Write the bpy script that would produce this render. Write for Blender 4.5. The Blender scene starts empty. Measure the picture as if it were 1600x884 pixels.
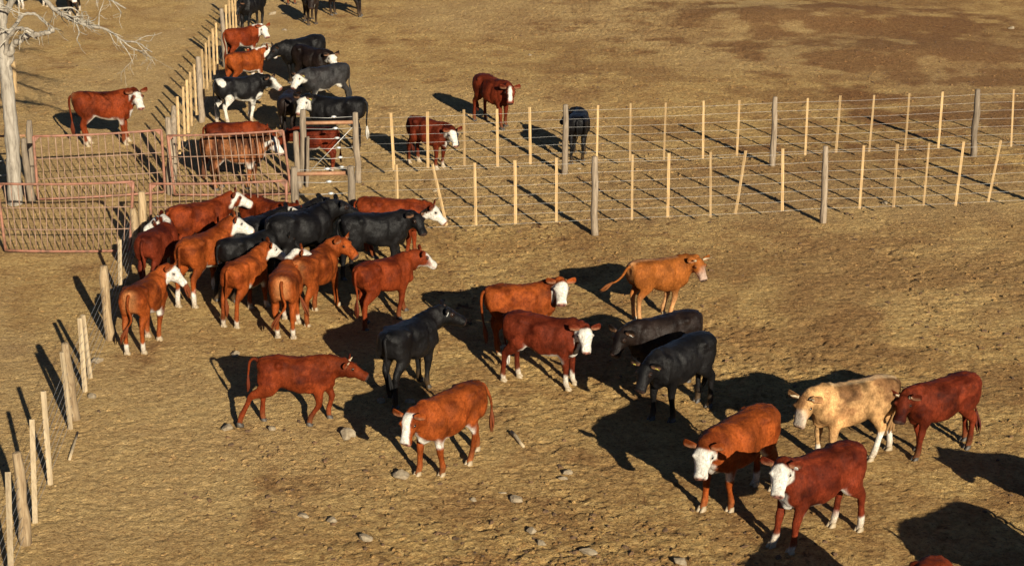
import bpy, math, random
import numpy as np
from mathutils import Vector, Matrix

# ------------------------------------------------------------------ camera, world, sun, exposure
S = bpy.context.scene
COL = S.collection
F, H, P = 2600.0, 11.0, math.radians(19.3)
IW, IH = 1600.0, 884.0
cam_data = bpy.data.cameras.new("camera"); cam = bpy.data.objects.new("camera", cam_data); COL.objects.link(cam)
cam.location = (0, 0, H); cam.rotation_euler = (math.pi / 2 - P, 0, 0)
cam_data.sensor_width = 36.0; cam_data.lens = 36.0 * F / IW
cam_data.clip_start = 0.5; cam_data.clip_end = 3000
S.camera = cam
SUN_AZ, SUN_EL = math.radians(157.0), math.radians(20.3)       # clockwise from +Y
world = bpy.data.worlds.new("World"); S.world = world; world.use_nodes = True
wn = world.node_tree.nodes; wl = world.node_tree.links
sky = wn.new('ShaderNodeTexSky'); sky.sky_type = 'NISHITA'; sky.sun_disc = False
sky.altitude = 2500; sky.dust_density = 0.1; sky.air_density = 0.45; sky.sun_elevation = SUN_EL; sky.sun_rotation = SUN_AZ
wl.new(sky.outputs[0], wn['Background'].inputs[0]); wn['Background'].inputs[1].default_value = 0.05
sd = bpy.data.lights.new("sun", 'SUN'); sun = bpy.data.objects.new("sun", sd); COL.objects.link(sun)
sd.energy = 5.0; sd.angle = math.radians(0.5); sd.color = (1.0, 0.90, 0.72)
to_sun = Vector((math.sin(SUN_AZ) * math.cos(SUN_EL), math.cos(SUN_AZ) * math.cos(SUN_EL), math.sin(SUN_EL)))
sun.rotation_euler = to_sun.to_track_quat('Z', 'Y').to_euler()
S.view_settings.view_transform = 'Standard'; S.view_settings.look = 'None'
S.view_settings.gamma = 1.0; S.view_settings.exposure = 0.92; S.view_settings.use_curve_mapping = False
S.render.resolution_x = 1024; S.render.resolution_y = 565

# ------------------------------------------------------------------ pixel <-> world helpers
def ray(x, y):
    u = (x - IW / 2) / F; v = (y - IH / 2) / F
    return np.array([u, math.cos(P) - v * math.sin(P), -math.sin(P) - v * math.cos(P)])
def g(x, y, z=0.0):
    d = ray(x, y); t = (z - H) / d[2]
    return np.array([d[0] * t, d[1] * t, z])
def on_plane(x, y, A, B):
    """point of the vertical plane through ground points A and B that is seen at x, y"""
    d = ray(x, y); n = np.array([-(B - A)[1], (B - A)[0], 0.0]); c = np.array([0, 0, H])
    t = ((A - c) @ n) / (d @ n)
    return c + d * t
def at_depth(x, y, Y):
    d = ray(x, y); t = Y / d[1]
    return np.array([d[0] * t, Y, H + d[2] * t])

# ------------------------------------------------------------------ noise
_rng = np.random.RandomState(7)
_tab = _rng.rand(1 << 16).astype(np.float32)
def _h2(i, j, s):
    return _tab[((i * 73856093) ^ (j * 19349663) ^ (s * 83492791)) & 0xFFFF]
def _h3(i, j, k, s):
    return _tab[((i * 73856093) ^ (j * 19349663) ^ (k * 50331653) ^ (s * 83492791)) & 0xFFFF]
def noise2(x, y, s=0):
    i = np.floor(x).astype(np.int64); j = np.floor(y).astype(np.int64)
    u = x - i; v = y - j
    u = u * u * (3 - 2 * u); v = v * v * (3 - 2 * v)
    a = _h2(i, j, s); b = _h2(i + 1, j, s); c = _h2(i, j + 1, s); d = _h2(i + 1, j + 1, s)
    return (a * (1 - u) + b * u) * (1 - v) + (c * (1 - u) + d * u) * v
def noise3(p, s=0):
    i = np.floor(p).astype(np.int64); f = p - i; f = f * f * (3 - 2 * f)
    r = 0
    for dx in (0, 1):
        for dy in (0, 1):
            for dz in (0, 1):
                w = (f[:, 0] if dx else 1 - f[:, 0]) * (f[:, 1] if dy else 1 - f[:, 1]) * (f[:, 2] if dz else 1 - f[:, 2])
                r = r + w * _h3(i[:, 0] + dx, i[:, 1] + dy, i[:, 2] + dz, s)
    return r
def fbm3(p, s=0, o=3):
    r = 0; a = 0.5
    for k in range(o):
        r = r + a * noise3(p * 2 ** k, s + k); a *= 0.5
    return r / (1 - 0.5 ** o)
def sstep(a, b, x):
    t = np.clip((x - a) / (b - a), 0, 1)
    return t * t * (3 - 2 * t)

MND = [g(1240, 30), g(1150, 10), g(1400, 85)]
def ground_broad(x, y):
    z = 0.10 * (noise2(x * 0.16, y * 0.16, 3) - 0.5)
    for c, rx, ry, h in ((MND[0], 5.0, 3.0, 0.30), (MND[2], 4.0, 2.4, 0.18)):
        r2 = ((x - c[0]) / rx) ** 2 + ((y - c[1]) / ry) ** 2
        z = z + h * np.exp(-r2 * 1.4)
    return z
def ground_height(x, y):
    x = np.asarray(x, float); y = np.asarray(y, float)
    z = ground_broad(x, y)
    wx = x + 0.35 * noise2(x * 1.3, y * 1.3, 21); wy = y + 0.35 * noise2(x * 1.3, y * 1.3, 22)
    rough = 0.35 + 0.9 * noise2(x * 0.22 + 9, y * 0.22, 5) * (0.6 + 0.4 * sstep(-7, 3, x))
    # trampled lumps and hoof pits
    n1 = noise2(wx * 2.1, wy * 2.6, 11) - 0.5
    n2 = noise2(wx * 4.7, wy * 5.5, 12) - 0.5
    n3 = np.abs(noise2(wx * 8.5, wy * 10.5, 13) - 0.5)
    n4 = np.abs(noise2(x * 15.0 + 2 * n2, y * 15.0, 14) - 0.5)
    n5 = noise2(x * 23.0, y * 23.0, 17)
    pit = noise2(wx * 6.3, wy * 6.3, 15)
    ua = (x * 0.88 + y * 0.47); ub = (-x * 0.47 + y * 0.88)          # ripples trodden along one direction
    rip = np.abs(noise2(ua * 2.6 + 1.5 * n1, ub * 7.0 + 1.5 * n1, 16) - 0.5)
    z = z + rough * (0.018 * n1 + 0.016 * n2 - 0.028 * (n3 - 0.2) - 0.055 * (n4 - .2) + 0.026 * (n5 - .5) - 0.024 * sstep(0.70, 0.82, pit) + 0.016 * (rip - .2))
    return z
def gz(x, y):
    return float(ground_height(np.array([x]), np.array([y]))[0])

# ------------------------------------------------------------------ materials
def mat(name):
    m = bpy.data.materials.new(name); m.use_nodes = True
    return m, m.node_tree.nodes, m.node_tree.links, m.node_tree.nodes['Principled BSDF']
def ramp(n, pts, interp='LINEAR'):
    r = n.new('ShaderNodeValToRGB'); r.color_ramp.interpolation = interp
    e = r.color_ramp.elements
    while len(e) < len(pts): e.new(0.5)
    for k, (p, c) in enumerate(pts):
        e[k].position = p; e[k].color = (*c, 1) if len(c) == 3 else c
    return r
def nz(n, l, vec, scale, detail=4, rough=0.55, dist=0.0):
    t = n.new('ShaderNodeTexNoise'); t.inputs['Scale'].default_value = scale; t.inputs['Detail'].default_value = detail
    t.inputs['Roughness'].default_value = rough; t.inputs['Distortion'].default_value = dist
    l.new(vec, t.inputs['Vector']); return t.outputs['Fac']
def mixc(n, l, fac, a, b, mode='MIX'):
    m = n.new('ShaderNodeMix'); m.data_type = 'RGBA'; m.blend_type = mode
    for sock, v in ((m.inputs[0], fac), (m.inputs[6], a), (m.inputs[7], b)):
        if isinstance(v, (int, float)): sock.default_value = v
        elif isinstance(v, tuple): sock.default_value = (*v, 1)
        else: l.new(v, sock)
    return m.outputs[2]
def bump(n, l, b, h, strength, dist):
    k = n.new('ShaderNodeBump'); k.inputs['Strength'].default_value = strength; k.inputs['Distance'].default_value = dist
    l.new(h, k.inputs['Height']); l.new(k.outputs[0], b.inputs['Normal']); return k
def wood(name, c1, c2, c3, stretch=(9, 9, 0.8), rough=0.85):
    m, n, l, b = mat(name)
    tc = n.new('ShaderNodeTexCoord'); mp = n.new('ShaderNodeMapping'); mp.inputs['Scale'].default_value = stretch
    inf = n.new('ShaderNodeObjectInfo'); add = n.new('ShaderNodeVectorMath')
    l.new(tc.outputs['Object'], add.inputs[0]); l.new(inf.outputs['Random'], add.inputs[1]); l.new(add.outputs[0], mp.inputs[0])
    f = nz(n, l, mp.outputs[0], 3.0, 6, 0.65, 0.4)
    r = ramp(n, [(0.3, c1), (0.5, c2), (0.72, c3)]); l.new(f, r.inputs[0])
    v = n.new('ShaderNodeMath'); v.operation = 'MULTIPLY_ADD'; v.inputs[1].default_value = 0.5; v.inputs[2].default_value = 0.75
    l.new(inf.outputs['Random'], v.inputs[0])
    hs = n.new('ShaderNodeHueSaturation'); l.new(v.outputs[0], hs.inputs['Value']); l.new(r.outputs[0], hs.inputs['Color'])
    l.new(hs.outputs[0], b.inputs['Base Color']); b.inputs['Roughness'].default_value = rough
    bump(n, l, b, f, 0.6, 0.015)
    return m
M_POST = wood('weathered_post_wood', (0.07, 0.05, 0.032), (0.19, 0.145, 0.098), (0.28, 0.22, 0.155))
M_ROUGH = wood('barked_post_wood', (0.11, 0.065, 0.03), (0.26, 0.18, 0.095), (0.36, 0.27, 0.16))
M_STAY = wood('sawn_stay_wood', (0.22, 0.135, 0.055), (0.38, 0.25, 0.112), (0.46, 0.325, 0.165))
M_STAYG = wood('greyed_stay_wood', (0.20, 0.145, 0.085), (0.31, 0.235, 0.14), (0.38, 0.30, 0.19))
M_BARK = wood('bleached_bark', (0.10, 0.08, 0.06), (0.26, 0.225, 0.175), (0.38, 0.34, 0.28), (5, 5, 0.7))
M_TWIG = wood('bleached_twig', (0.12, 0.10, 0.075), (0.26, 0.23, 0.18), (0.36, 0.33, 0.27), (5, 5, 5))

def metal(name, c, rough, met, rust=None):
    m, n, l, b = mat(name)
    b.inputs['Roughness'].default_value = rough; b.inputs['Metallic'].default_value = met
    tc = n.new('ShaderNodeTexCoord')
    f = nz(n, l, tc.outputs['Object'], 7.0, 5, 0.6)
    r = ramp(n, [(0.42, c), (0.66, rust or tuple(v * 0.7 for v in c))]); l.new(f, r.inputs[0])
    l.new(r.outputs[0], b.inputs['Base Color']); return m
M_WIRE = metal('galvanised_wire', (0.50, 0.49, 0.46), 0.5, 0.5)
M_GATE = metal('faded_red_paint', (0.25, 0.105, 0.064), 0.65, 0.0, (0.12, 0.058, 0.034))
M_MESH = metal('gate_rod', (0.27, 0.17, 0.115), 0.65, 0.1, (0.13, 0.072, 0.045))
M_RUST = metal('rusty_pipe', (0.26, 0.12, 0.06), 0.7, 0.2, (0.33, 0.19, 0.10))

def rock_mat():
    m, n, l, b = mat('pale_rock')
    tc = n.new('ShaderNodeTexCoord'); f = nz(n, l, tc.outputs['Object'], 14, 6, 0.65)
    r = ramp(n, [(0.3, (0.12, 0.085, 0.05)), (0.55, (0.23, 0.18, 0.115)), (0.75, (0.31, 0.26, 0.18))]); l.new(f, r.inputs[0])
    l.new(r.outputs[0], b.inputs['Base Color']); b.inputs['Roughness'].default_value = 0.9
    bump(n, l, b, f, 0.5, 0.02); return m
M_ROCK = rock_mat()

def ground_mat():
    m, n, l, b = mat('trampled_soil')
    geo = n.new('ShaderNodeNewGeometry'); pos = geo.outputs['Position']
    big = nz(n, l, pos, 0.10, 3, 0.5, 0.6); mid = nz(n, l, pos, 0.9, 5, 0.6, 0.4); fine = nz(n, l, pos, 9.0, 6, 0.65)
    vf = nz(n, l, pos, 42.0, 4, 0.7)
    base = ramp(n, [(0.30, (0.31, 0.19, 0.076)), (0.48, (0.485, 0.325, 0.132)), (0.72, (0.59, 0.425, 0.20))]); l.new(fine, base.inputs[0])
    c = base.outputs[0]
    r2 = ramp(n, [(0.38, (0.70, 0.60, 0.55)), (0.60, (1.06, 1.05, 1.0))]); l.new(mid, r2.inputs[0])
    c = mixc(n, l, 0.75, c, r2.outputs[0], 'MULTIPLY')
    # redder, browner earth towards the mound (a soil attribute of the sheet)
    at = n.new('ShaderNodeAttribute'); at.attribute_name = 'soil'
    sep = n.new('ShaderNodeSeparateColor'); l.new(at.outputs['Color'], sep.inputs[0])
    red = ramp(n, [(0.3, (0.12, 0.050, 0.022)), (0.7, (0.255, 0.122, 0.048))]); l.new(fine, red.inputs[0])
    c = mixc(n, l, sep.outputs[0], c, red.outputs[0])
    # pale bare dust
    pale = ramp(n, [(0.3, (0.44, 0.30, 0.135)), (0.7, (0.56, 0.40, 0.20))]); l.new(fine, pale.inputs[0])
    c = mixc(n, l, sep.outputs[1], c, pale.outputs[0])
    # dung and dark damp crumbs
    d1 = nz(n, l, pos, 2.6, 4, 0.6, 0.8)
    dr = ramp(n, [(0.63, (0, 0, 0)), (0.70, (1, 1, 1))]); l.new(d1, dr.inputs[0])
    ml = n.new('ShaderNodeMath'); ml.operation = 'MULTIPLY'; l.new(dr.outputs[0], ml.inputs[0]); l.new(sep.outputs[2], ml.inputs[1])
    c = mixc(n, l, ml.outputs[0], c, (0.13, 0.062, 0.026))
    cr = ramp(n, [(0.60, (0, 0, 0)), (0.72, (0.75, 0.75, 0.75))]); l.new(nz(n, l, pos, 15.0, 5, 0.7, 0.5), cr.inputs[0])
    m2 = n.new('ShaderNodeMath'); m2.operation = 'MULTIPLY'; l.new(cr.outputs[0], m2.inputs[0]); l.new(sep.outputs[2], m2.inputs[1])
    c = mixc(n, l, m2.outputs[0], c, (0.15, 0.078, 0.03))
    # fine grain of trodden straw, dung dust and crumbs
    gr = ramp(n, [(0.36, (0.40, 0.32, 0.27)), (0.47, (0.95, 0.93, 0.90)), (0.62, (1.10, 1.08, 1.0)), (0.75, (1.35, 1.35, 1.35))])
    l.new(nz(n, l, pos, 24.0, 5, 0.75, 1.0), gr.inputs[0]); c = mixc(n, l, 1.0, c, gr.outputs[0], 'MULTIPLY')
    rb = ramp(n, [(0.50, (0, 0, 0)), (0.66, (0.6, 0.6, 0.6))]); l.new(nz(n, l, pos, 4.2, 6, 0.7, 0.7), rb.inputs[0])
    m3 = n.new('ShaderNodeMath'); m3.operation = 'MULTIPLY'; l.new(rb.outputs[0], m3.inputs[0]); l.new(sep.outputs[2], m3.inputs[1])
    c = mixc(n, l, m3.outputs[0], c, (0.21, 0.105, 0.042))
    fk = ramp(n, [(0.60, (0, 0, 0)), (0.66, (0.85, 0.85, 0.85))]); l.new(nz(n, l, pos, 7.5, 4, 0.6, 1.2), fk.inputs[0])
    m4 = n.new('ShaderNodeMath'); m4.operation = 'MULTIPLY'; l.new(fk.outputs[0], m4.inputs[0]); l.new(sep.outputs[2], m4.inputs[1])
    c = mixc(n, l, m4.outputs[0], c, (0.115, 0.062, 0.026))
    # straw flecks
    sr = ramp(n, [(0.66, (0, 0, 0)), (0.72, (0.8, 0.8, 0.8))]); l.new(vf, sr.inputs[0])
    c = mixc(n, l, sr.outputs[0], c, (0.56, 0.42, 0.20))
    l.new(c, b.inputs['Base Color']); b.inputs['Roughness'].default_value = 0.95
    b.inputs['Specular IOR Level'].default_value = 0.1
    s1 = n.new('ShaderNodeMath'); s1.operation = 'MULTIPLY_ADD'; s1.inputs[1].default_value = 0.35; l.new(vf, s1.inputs[0]); l.new(nz(n, l, pos, 10.0, 6, 0.7, 0.8), s1.inputs[2])
    bump(n, l, b, s1.outputs[0], 1.0, 0.085)
    return m
M_GROUND = ground_mat()

def coat_mat(name, spec, rough):
    m, n, l, b = mat(name)
    at = n.new('ShaderNodeAttribute'); at.attribute_name = 'coat'
    tc = n.new('ShaderNodeTexCoord')
    f = nz(n, l, tc.outputs['Object'], 26, 5, 0.65, 0.8)
    r = ramp(n, [(0.28, (0.60, 0.56, 0.54)), (0.5, (0.98, 0.97, 0.96)), (0.72, (1.28, 1.30, 1.32))]); l.new(f, r.inputs[0])
    c = mixc(n, l, 1.0, at.outputs['Color'], r.outputs[0], 'MULTIPLY')
    ms = n.new('ShaderNodeMapping'); ms.inputs['Scale'].default_value = (3.2, 3.2, 0.8); l.new(tc.outputs['Object'], ms.inputs[0])
    st = ramp(n, [(0.32, (0.66, 0.62, 0.60)), (0.5, (1, 1, 1)), (0.68, (1.30, 1.34, 1.38))]); l.new(nz(n, l, ms.outputs[0], 11, 4, 0.65, 1.5), st.inputs[0])
    c = mixc(n, l, 0.85, c, st.outputs[0], 'MULTIPLY')
    l.new(c, b.inputs['Base Color']); b.inputs['Roughness'].default_value = rough
    b.inputs['Specular IOR Level'].default_value = spec
    b.inputs['Sheen Weight'].default_value = 0.0; b.inputs['Sheen Roughness'].default_value = 0.4
    mp = n.new('ShaderNodeMapping'); mp.inputs['Scale'].default_value = (1, 1, 0.45); l.new(tc.outputs['Object'], mp.inputs[0])
    h = nz(n, l, mp.outputs[0], 60, 3, 0.7, 1.2); bump(n, l, b, h, 0.6, 0.014)
    return m
M_COAT = coat_mat('hair_coat', 0.06, 0.58); M_COATB = coat_mat('glossy_black_coat', 0.13, 0.46)
def plain(name, c, rough=0.5, spec=0.5):
    m, n, l, b = mat(name)
    tc = n.new('ShaderNodeTexCoord'); f = nz(n, l, tc.outputs['Object'], 20, 4, 0.6)
    r = ramp(n, [(0.3, tuple(v * 0.75 for v in c)), (0.7, c)]); l.new(f, r.inputs[0]); l.new(r.outputs[0], b.inputs['Base Color'])
    b.inputs['Roughness'].default_value = rough; b.inputs['Specular IOR Level'].default_value = spec; return m
M_EYE = plain('dark_eye', (0.008, 0.006, 0.005), 0.15)
M_HOOF_P = plain('pale_hoof', (0.30, 0.23, 0.14), 0.6)
M_HOOF_D = plain('dark_hoof', (0.05, 0.04, 0.03), 0.6)
M_HORN = plain('pale_horn', (0.38, 0.30, 0.19), 0.45)
M_TAGY = plain('yellow_tag', (0.55, 0.50, 0.08), 0.5)
M_TAGW = plain('white_tag', (0.55, 0.55, 0.50), 0.5)
M_TUFTS = {}
def tuft_mat(c):
    k = tuple(round(v, 3) for v in c)
    if k not in M_TUFTS: M_TUFTS[k] = plain('tail_hair', c, 0.7, 0.2)
    return M_TUFTS[k]

# ------------------------------------------------------------------ object helpers
def mesh_obj(name, v, f, m, parent=None, smooth=True):
    me = bpy.data.meshes.new(name); me.from_pydata([tuple(p) for p in v], [], [tuple(q) for q in f])
    if smooth: me.polygons.foreach_set('use_smooth', [True] * len(me.polygons))
    me.materials.append(m); me.update()
    o = bpy.data.objects.new(name, me); COL.objects.link(o)
    if parent is not None: o.parent = parent
    return o
def inst(name, me, parent=None):
    o = bpy.data.objects.new(name, me); COL.objects.link(o)
    if parent is not None: o.parent = parent
    return o
def tag(o, label=None, cat=None, group=None, kind=None):
    if label: o['label'] = label
    if cat: o['category'] = cat
    if group: o['group'] = group
    if kind: o['kind'] = kind
    return o
def empty(name, loc=(0, 0, 0), rz=0.0):
    o = bpy.data.objects.new(name, None); COL.objects.link(o); o.location = tuple(loc); o.rotation_euler = (0, 0, rz)
    o.empty_display_size = 0.2; return o
def crom(pts, k):
    """Catmull-Rom resampling of control rows"""
    p = np.asarray(pts, float); n = len(p); q = np.vstack([2 * p[0] - p[1], p, 2 * p[-1] - p[-2]]); out = []
    for i in range(n - 1):
        a, b, c, d = q[i], q[i + 1], q[i + 2], q[i + 3]
        for t in np.linspace(0, 1, k, endpoint=False):
            out.append(0.5 * (2 * b + (c - a) * t + (2 * a - 5 * b + 4 * c - d) * t * t + (3 * b - a - 3 * c + d) * t ** 3))
    out.append(p[-1]); return np.array(out)
def tube(pts, ra, rb=None, side=(0, 1, 0), seg=10, cap=True, jag=0.0, rng=None):
    """closed tube along pts; ra half-width along side, rb half-width across"""
    pts = np.asarray(pts, float); n = len(pts); ra = np.broadcast_to(ra, n); rb = ra if rb is None else np.broadcast_to(rb, n)
    side = np.broadcast_to(np.asarray(side, float), (n, 3))
    tan = np.gradient(pts, axis=0); tan /= np.linalg.norm(tan, axis=1)[:, None] + 1e-9
    v = []; f = []
    for i in range(n):
        s = side[i] - tan[i] * (side[i] @ tan[i]); ln = np.linalg.norm(s)
        if ln < 1e-4: s = np.cross(tan[i], [0.3, 0.2, 0.9]); ln = np.linalg.norm(s)
        s = s / ln; u = np.cross(tan[i], s)
        for k in range(seg):
            a = 2 * math.pi * k / seg
            j = 1 + (jag * (rng.rand() - 0.5) if jag else 0)
            v.append(pts[i] + (s * math.cos(a) * ra[i] + u * math.sin(a) * rb[i]) * j)
    for i in range(n - 1):
        for k in range(seg):
            f.append((i * seg + k, i * seg + (k + 1) % seg, (i + 1) * seg + (k + 1) % seg, (i + 1) * seg + k))
    if cap:
        f.append(tuple(range(seg - 1, -1, -1))); f.append(tuple((n - 1) * seg + k for k in range(seg)))
    return v, f
class MB:
    def __init__(s): s.v = []; s.f = []
    def add(s, vf):
        o = len(s.v); s.v += list(vf[0]); s.f += [tuple(i + o for i in q) for q in vf[1]]; return s
    def obj(s, name, m, parent=None, smooth=True): return mesh_obj(name, s.v, s.f, m, parent, smooth)

# ------------------------------------------------------------------ ground
def grid_axis(parts):
    out = []
    for a, b, d in parts:
        out += list(np.arange(a, b - 1e-6, d))
    out.append(parts[-1][1]); return np.array(out)
xs = grid_axis([(-400, -40, 40), (-40, -22, 3), (-22, -8.5, 0.095), (-8.5, 8.5, 0.043), (8.5, 22, 0.095), (22, 40, 3), (40, 400, 40)])
ys = grid_axis([(-100, 0, 20), (0, 18, 2), (18, 27, 0.036), (27, 36, 0.05), (36, 50, 0.075), (50, 68, 0.12), (68, 100, 4), (100, 800, 50)])
X, Y = np.meshgrid(xs, ys); nx, ny = len(xs), len(ys)
fx, fy = X.ravel(), Y.ravel()
Z = ground_height(fx, fy)
me = bpy.data.meshes.new('ground')
me.vertices.add(nx * ny); me.vertices.foreach_set('co', np.stack([fx, fy, Z], 1).astype(np.float32).ravel())
ii = (np.arange(ny - 1)[:, None] * nx + np.arange(nx - 1)[None, :]).ravel()
quads = np.stack([ii, ii + 1, ii + nx + 1, ii + nx], 1).astype(np.int32)
me.loops.add(quads.size); me.loops.foreach_set('vertex_index', quads.ravel())
me.polygons.add(len(quads)); me.polygons.foreach_set('loop_start', np.arange(0, quads.size, 4, dtype=np.int32))
me.polygons.foreach_set('loop_total', np.full(len(quads), 4, np.int32))
me.update(calc_edges=True)
me.polygons.foreach_set('use_smooth', np.ones(len(quads), bool))
wob = noise2(fx * 0.35, fy * 0.35, 31) * 0.6 + noise2(fx * 1.1, fy * 1.1, 32) * 0.4
def fb2(x, y, s_):
    return (noise2(x, y, s_) * .5 + noise2(x * 2.1, y * 2.1, s_ + 1) * .25 + noise2(x * 4.3, y * 4.3, s_ + 2) * .15 + noise2(x * 9, y * 9, s_ + 3) * .1)
c0 = g(1290, 50); wpx = fx + 5 * (noise2(fx * .15, fy * .15, 71) - .5); wpy = fy + 5 * (noise2(fx * .15, fy * .15, 72) - .5)
near_bank = np.exp(-(((wpx - c0[0]) / 6.5) ** 2 + ((wpy - c0[1]) / 6.0) ** 2)) + .8 * np.exp(-(((wpx - 14.5) / 7.0) ** 2 + ((wpy - 50.0) / 7.0) ** 2))
redm = sstep(.22, .80, np.minimum(near_bank, 1.1) * .8 + (fb2(fx * .9, fy * .9, 73) - .5) * 1.9) * .85
redm = np.maximum(redm, 0.50 * sstep(0.42, 0.68, fb2(fx * .5, fy * .5, 77)) * sstep(-4, 7, fx + 0.12 * (fy - 30)))
palem = sstep(0.40, 0.72, noise2(fx * 0.13 + 4, fy * 0.13, 41)) * 0.55 * (1 - redm)
palem = np.maximum(palem, 0.6 * sstep(-5.5, -8.5, fx - 0.0 * fy) * sstep(0.25, 0.6, wob))
lane = sstep(34.5, 36, fy + 0.0 * fx) * sstep(40.5, 38.5, fy)
palem = np.maximum(palem, 0.45 * lane)
dng = (0.25 + 0.9 * sstep(0.35, 0.75, noise2(fx * 0.2, fy * 0.2, 51)) * sstep(-9, 2, fx)) * (1 - 0.6 * palem)
SOIL = np.stack([redm, palem, np.clip(dng, 0, 1), np.ones_like(redm)], 1)
ca = me.color_attributes.new('soil', 'FLOAT_COLOR', 'POINT')
ca.data.foreach_set('color', np.stack([redm, palem, np.clip(dng, 0, 1), np.ones_like(redm)], 1).astype(np.float32).ravel())
me.materials.append(M_GROUND)
ground = bpy.data.objects.new('ground', me); COL.objects.link(ground); tag(ground, kind='structure')

# ------------------------------------------------------------------ fences
rngf = np.random.RandomState(3)
def seat(p):
    return np.array([p[0], p[1], gz(p[0], p[1])])
def post_part(name, base, top, r, m, parent, seg=9, sink=0.12, square=False):
    base = np.asarray(base, float); top = np.asarray(top, float)
    ax = top - base; L = np.linalg.norm(ax); k = 7 if not square else 3
    t = np.linspace(0, 1, k)[:, None]
    pts = base + ax * t - (np.array([0, 0, sink]) * (1 - t) if sink else 0)
    if not square:
        wv = rngf.randn(k, 3) * r * 0.13; wv[:, 2] = 0; pts = pts + wv
        rr = r * (1.08 - 0.16 * t[:, 0]) * (1 + 0.06 * rngf.randn(k))
        rr[-1] *= 0.86; pts = np.vstack([pts, pts[-1] + ax / L * 0.012]); rr = np.append(rr, rr[-1] * 0.6)
        v, f = tube(pts - base, rr, seg=seg, jag=0.10, rng=rngf)
    else:
        a0 = rngf.rand() * 0.5
        v, f = tube(pts - base, r, r * 0.7, side=(math.cos(a0), math.sin(a0), 0), seg=4)
    o = mesh_obj(name, v, f, m, parent, smooth=not square)
    o.location = tuple(base); return o
def wire_part(name, pts, parent, r=0.0042, m=None, sag=0.02):
    out = []
    pts = [np.asarray(p, float) for p in pts]
    for a, b in zip(pts[:-1], pts[1:]):
        n = max(2, int(np.linalg.norm(b - a) / 0.9))
        for t in np.linspace(0, 1, n, endpoint=False):
            q = a + (b - a) * t; q = q - np.array([0, 0, sag * 4 * t * (1 - t)]); q[2] += rngf.randn() * 0.004; out.append(q)
    out.append(pts[-1])
    v, f = tube(out, r, seg=5, side=(0.1, 0.2, 1))
    return mesh_obj(name, v, f, m or M_WIRE, parent)
def fence(name, label, line, posts, stays, nw, zlo, zhi, ext=(), pr=0.075, sr=0.032, stay_m=M_STAY, post_m=M_POST, wr=0.0019):
    """line: two ground pixels; posts: (base px, top px); stays: (top px, bottom px)"""
    A, B = g(*line[0]), g(*line[1])
    root = empty(name, seat((A + B) / 2)); off = np.array(root.location)
    tag(root, label, 'fence')
    wp = []
    for (bx, by), (tx, ty) in posts:
        b = g(bx, by); t = on_plane(tx, ty, b, b + (B - A))
        b = seat(b); post_part('post', b - off, t - off, pr * (0.9 + 0.25 * rngf.rand()), post_m, root); wp.append(b)
    for (tx, ty), (bx, by) in stays:
        t = on_plane(tx, ty, A, B); b = on_plane(bx, by, A, B)
        nrm = np.array([-(B - A)[1], (B - A)[0], 0]); nrm = nrm / np.linalg.norm(nrm) * 0.035
        post_part('stay', b - off + nrm, t - off + nrm, sr * (0.9 + 0.2 * rngf.rand()), stay_m, root, sink=0, square=True)
    wp += [seat(g(*e) if len(e) == 2 else np.array(e)) for e in ext]
    d = (B - A) / np.linalg.norm(B - A); wp.sort(key=lambda p: p @ d)
    for k in range(nw):
        h = zlo + (zhi - zlo) * k / (nw - 1)
        n2 = np.array([-d[1], d[0], 0]) * -0.0
        wire_part('wire', [p - off + np.array([0, 0, h]) + n2 for p in wp], root, wr)
    return root, off, wp
# long fence across the far side of the lane
far_posts = [((560, 284), (555, 176)), ((883, 271), (884, 164)), ((1207, 259), (1211, 152)), ((1521, 245), (1528, 140)), ((1842, 230), (1853, 126))]
far_stays = [((611, 177), (616, 266)), ((668, 175), (669, 263)), ((725, 172), (726, 260)), ((777, 171), (778, 261)), ((828, 168), (829, 257)),
             ((935, 165), (933, 255)), ((986, 162), (985, 252)), ((1041, 161), (1038, 250)), ((1100, 158), (1099, 248)), ((1156, 157), (1152, 244)),
             ((1263, 154), (1259, 243)), ((1314, 150), (1307, 239)), ((1367, 149), (1359, 238)), ((1422, 146), (1415, 236)), ((1474, 144), (1467, 232)),
             ((1585, 140), (1581, 230)), ((1640, 138), (1634, 227))]
fence('wire_fence', 'farther of the two long wire fences with pale wooden stays', ((560, 284), (1521, 245)), far_posts, far_stays, 7, 0.34, 1.60)
near_posts = [((550, 381), (548, 260)), ((929, 366), (930, 245)), ((1287, 350), (1290, 229)), ((1652, 334), (1660, 213))]
near_stays = [((619, 258), (622, 355)), ((676, 257), (698, 353)), ((742, 255), (744, 353)), ((805, 251), (806, 350)), ((870, 247), (870, 347)),
              ((989, 242), (988, 344)), ((1046, 240), (1044, 340)), ((1111, 238), (1111, 340)), ((1166, 236), (1150, 335)), ((1224, 233), (1223, 330)),
              ((1351, 228), (1344, 327)), ((1403, 226), (1397, 325)), ((1453, 224), (1444, 322)), ((1507, 222), (1494, 322)), ((1565, 220), (1545, 316)),
              ((1612, 217), (1606, 314))]
fence('wire_fence', 'nearer of the two long wire fences, two of its stays tilted', ((550, 381), (1287, 350)), near_posts, near_stays, 7, 0.34, 1.62)
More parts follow.
